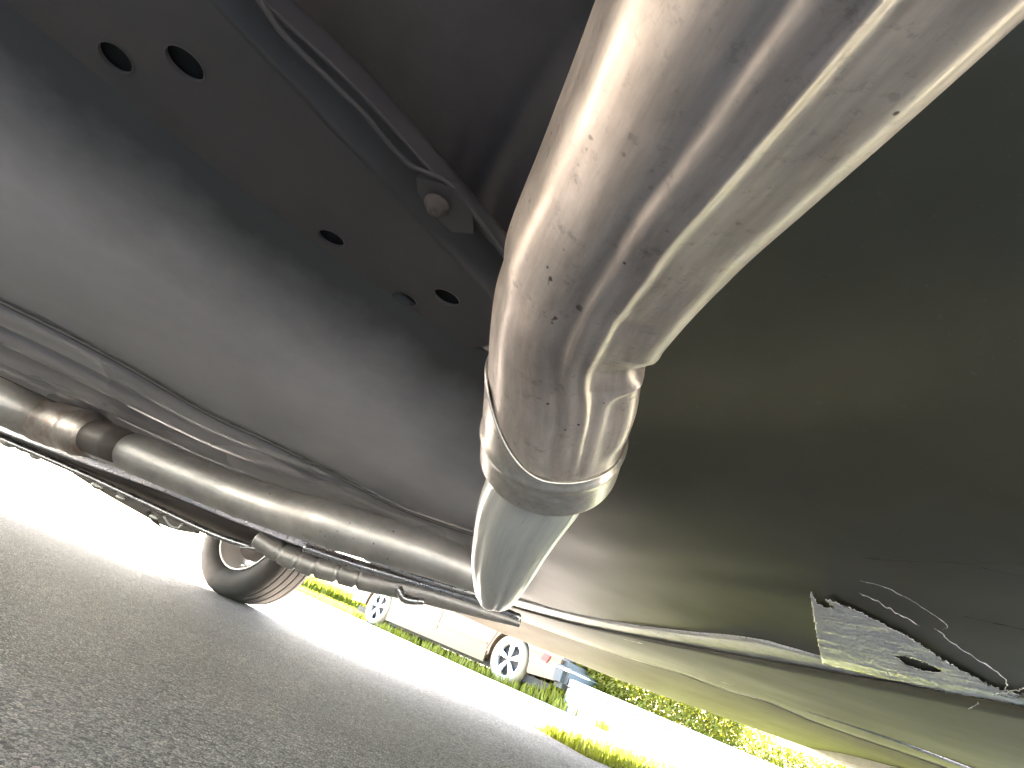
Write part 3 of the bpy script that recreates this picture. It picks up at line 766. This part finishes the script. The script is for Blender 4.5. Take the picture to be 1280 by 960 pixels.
    for x0 in (0, wb):
        for far in (0, 1):
            w_ = empty('wheel'); w_.parent = car; w_.location = (x0, .10 if not far else Wc-.10, .335); 
            if not far: w_.rotation_euler = (0, 0, math.pi)
            r = .345; hh = .105; rr = .265
            prof = [(-hh*.7, rr), (-hh, r*.85), (-hh*.85, r), (hh*.85, r), (hh, r*.85), (hh*.7, rr)]
            lathe('tyre', prof, mat_t, w_, 48)
            bm = bmesh.new()
            # five broad spokes with triangular gaps
            R1, R0 = rr*.99, .05; y_ = hh*.72
            def P3_(rad, ang, y): return (rad*math.cos(ang), y, rad*math.sin(ang))
            for k in range(5):
                a0 = 2*math.pi*k/5 + .3
                for (w0, w1, ra, rb) in [(.62, .26, .0, .11), (.26, .20, .11, .20), (.20, .42, .20, R1)]:
                    f = bm.faces.new([bm.verts.new(P3_(max(ra, .001), a0-w0, y_)), bm.verts.new(P3_(max(ra, .001), a0+w0, y_)), bm.verts.new(P3_(rb, a0+w1, y_)), bm.verts.new(P3_(rb, a0-w1, y_))])
                    g_ = bmesh.ops.extrude_face_region(bm, geom=[f])
                    for v_ in g_['geom']:
                        if isinstance(v_, bmesh.types.BMVert): v_.co.y -= .03
            bm_obj('rim_spokes', bm, M['alloy'], w_, False)
            lathe('rim', [(hh*.8, rr), (hh*.8, rr*.90), (hh*.55, rr*.88), (-hh*.7, rr*.9), (-hh*.7, rr)], M['alloy'], w_, 48)
            lathe('brake_disc', [(hh*.05, .002), (hh*.05, rr*.86), (-hh*.05, rr*.86), (-hh*.05, .002)], blk, w_, 32)
    return car, pf, pr, d
mat_t = mat('car_tyre', (0.20, 0.18, 0.12), 0.7)
car, pf, pr, dcar = build_far()

# grass along and under the parked car
sp_ = []
nv_ = Vector((dcar.y, -dcar.x, 0)); nv_ = nv_ if nv_.y < 0 else -nv_
for _ in range(7000):
    s = random.uniform(-6, 5.2); o_ = random.uniform(-1.4, .22) - .12*noise.noise(Vector((s*2, 0, 0)))
    if .0 < abs(s) < .33 and o_ > -.3: continue
    p = pf + dcar*s + nv_*o_
    sp_.append((p.x, p.y, -0.005))
blades('grass', sp_, M['grass'], 'uneven grass tufts along the sill of the pale gold car', hmin=.06, hmax=.17, w=.012)
# a band of far grass left of the car
sp_ = [(random.uniform(-3.3, -.6), random.uniform(16, 18), 0) for _ in range(9000)]
blades('grass', sp_, M['grass'], 'long grass bank beyond the front of the pale gold car', hmin=.25, hmax=.5, w=.03)
# tall weeds beside the rear bumper
def tuft(p, n, h, label, group=None):
    vs = []; fs = []
    for _ in range(n):
        a = random.uniform(0, 6.283); l = random.uniform(.1, .55)*h; hh = h*random.uniform(.5, 1); w_ = .008
        q = Vector((random.gauss(0, .05), random.gauss(0, .05), 0)); k = len(vs)
        dx, dy = math.cos(a+1.57)*w_, math.sin(a+1.57)*w_; lx, ly = math.cos(a)*l, math.sin(a)*l
        vs += [(q.x-dx, q.y-dy, 0), (q.x+dx, q.y+dy, 0), (q.x+dx+lx*.4, q.y+dy+ly*.4, hh*.6), (q.x-dx+lx*.4, q.y-dy+ly*.4, hh*.6), (q.x+lx, q.y+ly, hh)]
        fs += [(k, k+1, k+2, k+3), (k+3, k+2, k+4)]
    o = link('weed_tuft', mesh('weed_tuft', vs, fs), M['grass'], None, False); o.location = p
    return tag(o, label, 'weed', group)
def gp(u, v, y): p = at_y(u, v, y); return Vector((p.x, p.y, 0))
tuft(gp(684, 868, 8.9), 60, .34, 'tallest weed tuft in front of the rear bumper of the pale car')
tuft(gp(696, 872, 8.7), 40, .30, 'thin weed tuft just beside the tallest one at the rear bumper')
tuft(gp(668, 860, 9.0), 60, .2, 'low weed tuft behind the rear wheel of the pale car')
tuft(gp(708, 868, 8.6), 60, .16, 'low bushy weed at the rear end of the pale car')
tuft(gp(757, 890, 7.4), 50, .13, 'small lone green tuft on the bright ground before the low white wall')

# low white wall and hedge behind it
wA = at_y(716, 856, 8.6); wB = at_y(1180, 1054, 10.2)
wall = empty('low_wall', (0, 0, 0))
tag(wall, 'low white rendered wall with a flat coping running in front of the hedge', 'wall')
def run(name, za, zb, dy0, dy1, mt, ext=0):
    a = Vector((wA.x-ext, wA.y, 0)); b = Vector((wB.x + 4, wB.y + .4, 0))
    vs = []
    for p in (a, b):
        for dy in (dy0, dy1):
            for z in (za, zb): vs.append((p.x, p.y+dy, z))
    fs = [(0, 1, 3, 2), (4, 6, 7, 5), (0, 4, 5, 1), (2, 3, 7, 6), (1, 5, 7, 3), (0, 2, 6, 4)]
    return link(name, mesh(name, vs, fs), mt, wall, False)
run('coping', .30, .40, -.04, .26, M['white'], .03)
run('wall_body', -.01, .285, 0, .22, M['white'])
run('joint', .285, .30, .03, .20, M['hole'])
run('footing', -.01, .09, -.30, -.02, M['concrete'])

hslope = (wB.y + .4 - wA.y) / (wB.x + 4 - wA.x)
def leafmass(name, boxes, n, size, mt, parent):
    vs = []; fs = []
    for _ in range(n):
        (x0, y0, z0, x1, y1, z1, seed) = random.choice(boxes)
        x = random.uniform(x0, x1); top = z1 + .16*noise.noise(Vector((x*2.2, seed, 0))) + .07*noise.noise(Vector((x*7, seed, 3)))
        z = z0 + (top - z0) * random.random()**.8
        y = y0 + (x-wA.x)*hslope + (y1-y0)*random.random()**2.2 + .12*noise.noise(Vector((x*4, z*5, seed)))
        y += 0.10 * noise.noise(Vector((x*11, z*11, 7)))
        a = Vector((random.gauss(0, 1), random.gauss(0, 1), random.gauss(0, 1))).normalized()
        b = a.orthogonal().normalized(); c_ = a.cross(b); s = size*random.uniform(.6, 1.4); p = Vector((x, y, z)); k = len(vs)
        vs += [p - b*s, p - c_*s*.45, p + b*s + a*s*.3, p + c_*s*.45]
        fs.append((k, k+1, k+2, k+3))
    return link(name, mesh(name, vs, fs), mt, parent, False)
hed = empty('hedge', (wA.x, wA.y+1, 0))
tag(hed, 'bright yellow green clipped hedge growing behind the low white wall', 'hedge')
hed.matrix_world = Matrix()
leafmass('foliage', [(wA.x-.1, wA.y+.35, .0, wA.x+3, wA.y+1.2, 1.05, 1), (wA.x+2.9, wA.y+.5, 0, wA.x+9, wA.y+1.6, .85, 1)], 42000, .035, M['hedge'], hed)
for k in range(9):
    x = wA.x + .3 + k*.8
    tube('stem', [Vector((x, wA.y+.9+k*.8*hslope, 0)), Vector((x+.05, wA.y+.95+k*.8*hslope, .4)), Vector((x-.05, wA.y+.9+k*.8*hslope, .8))], .02, M['wood'], hed, n=6, nr=6)
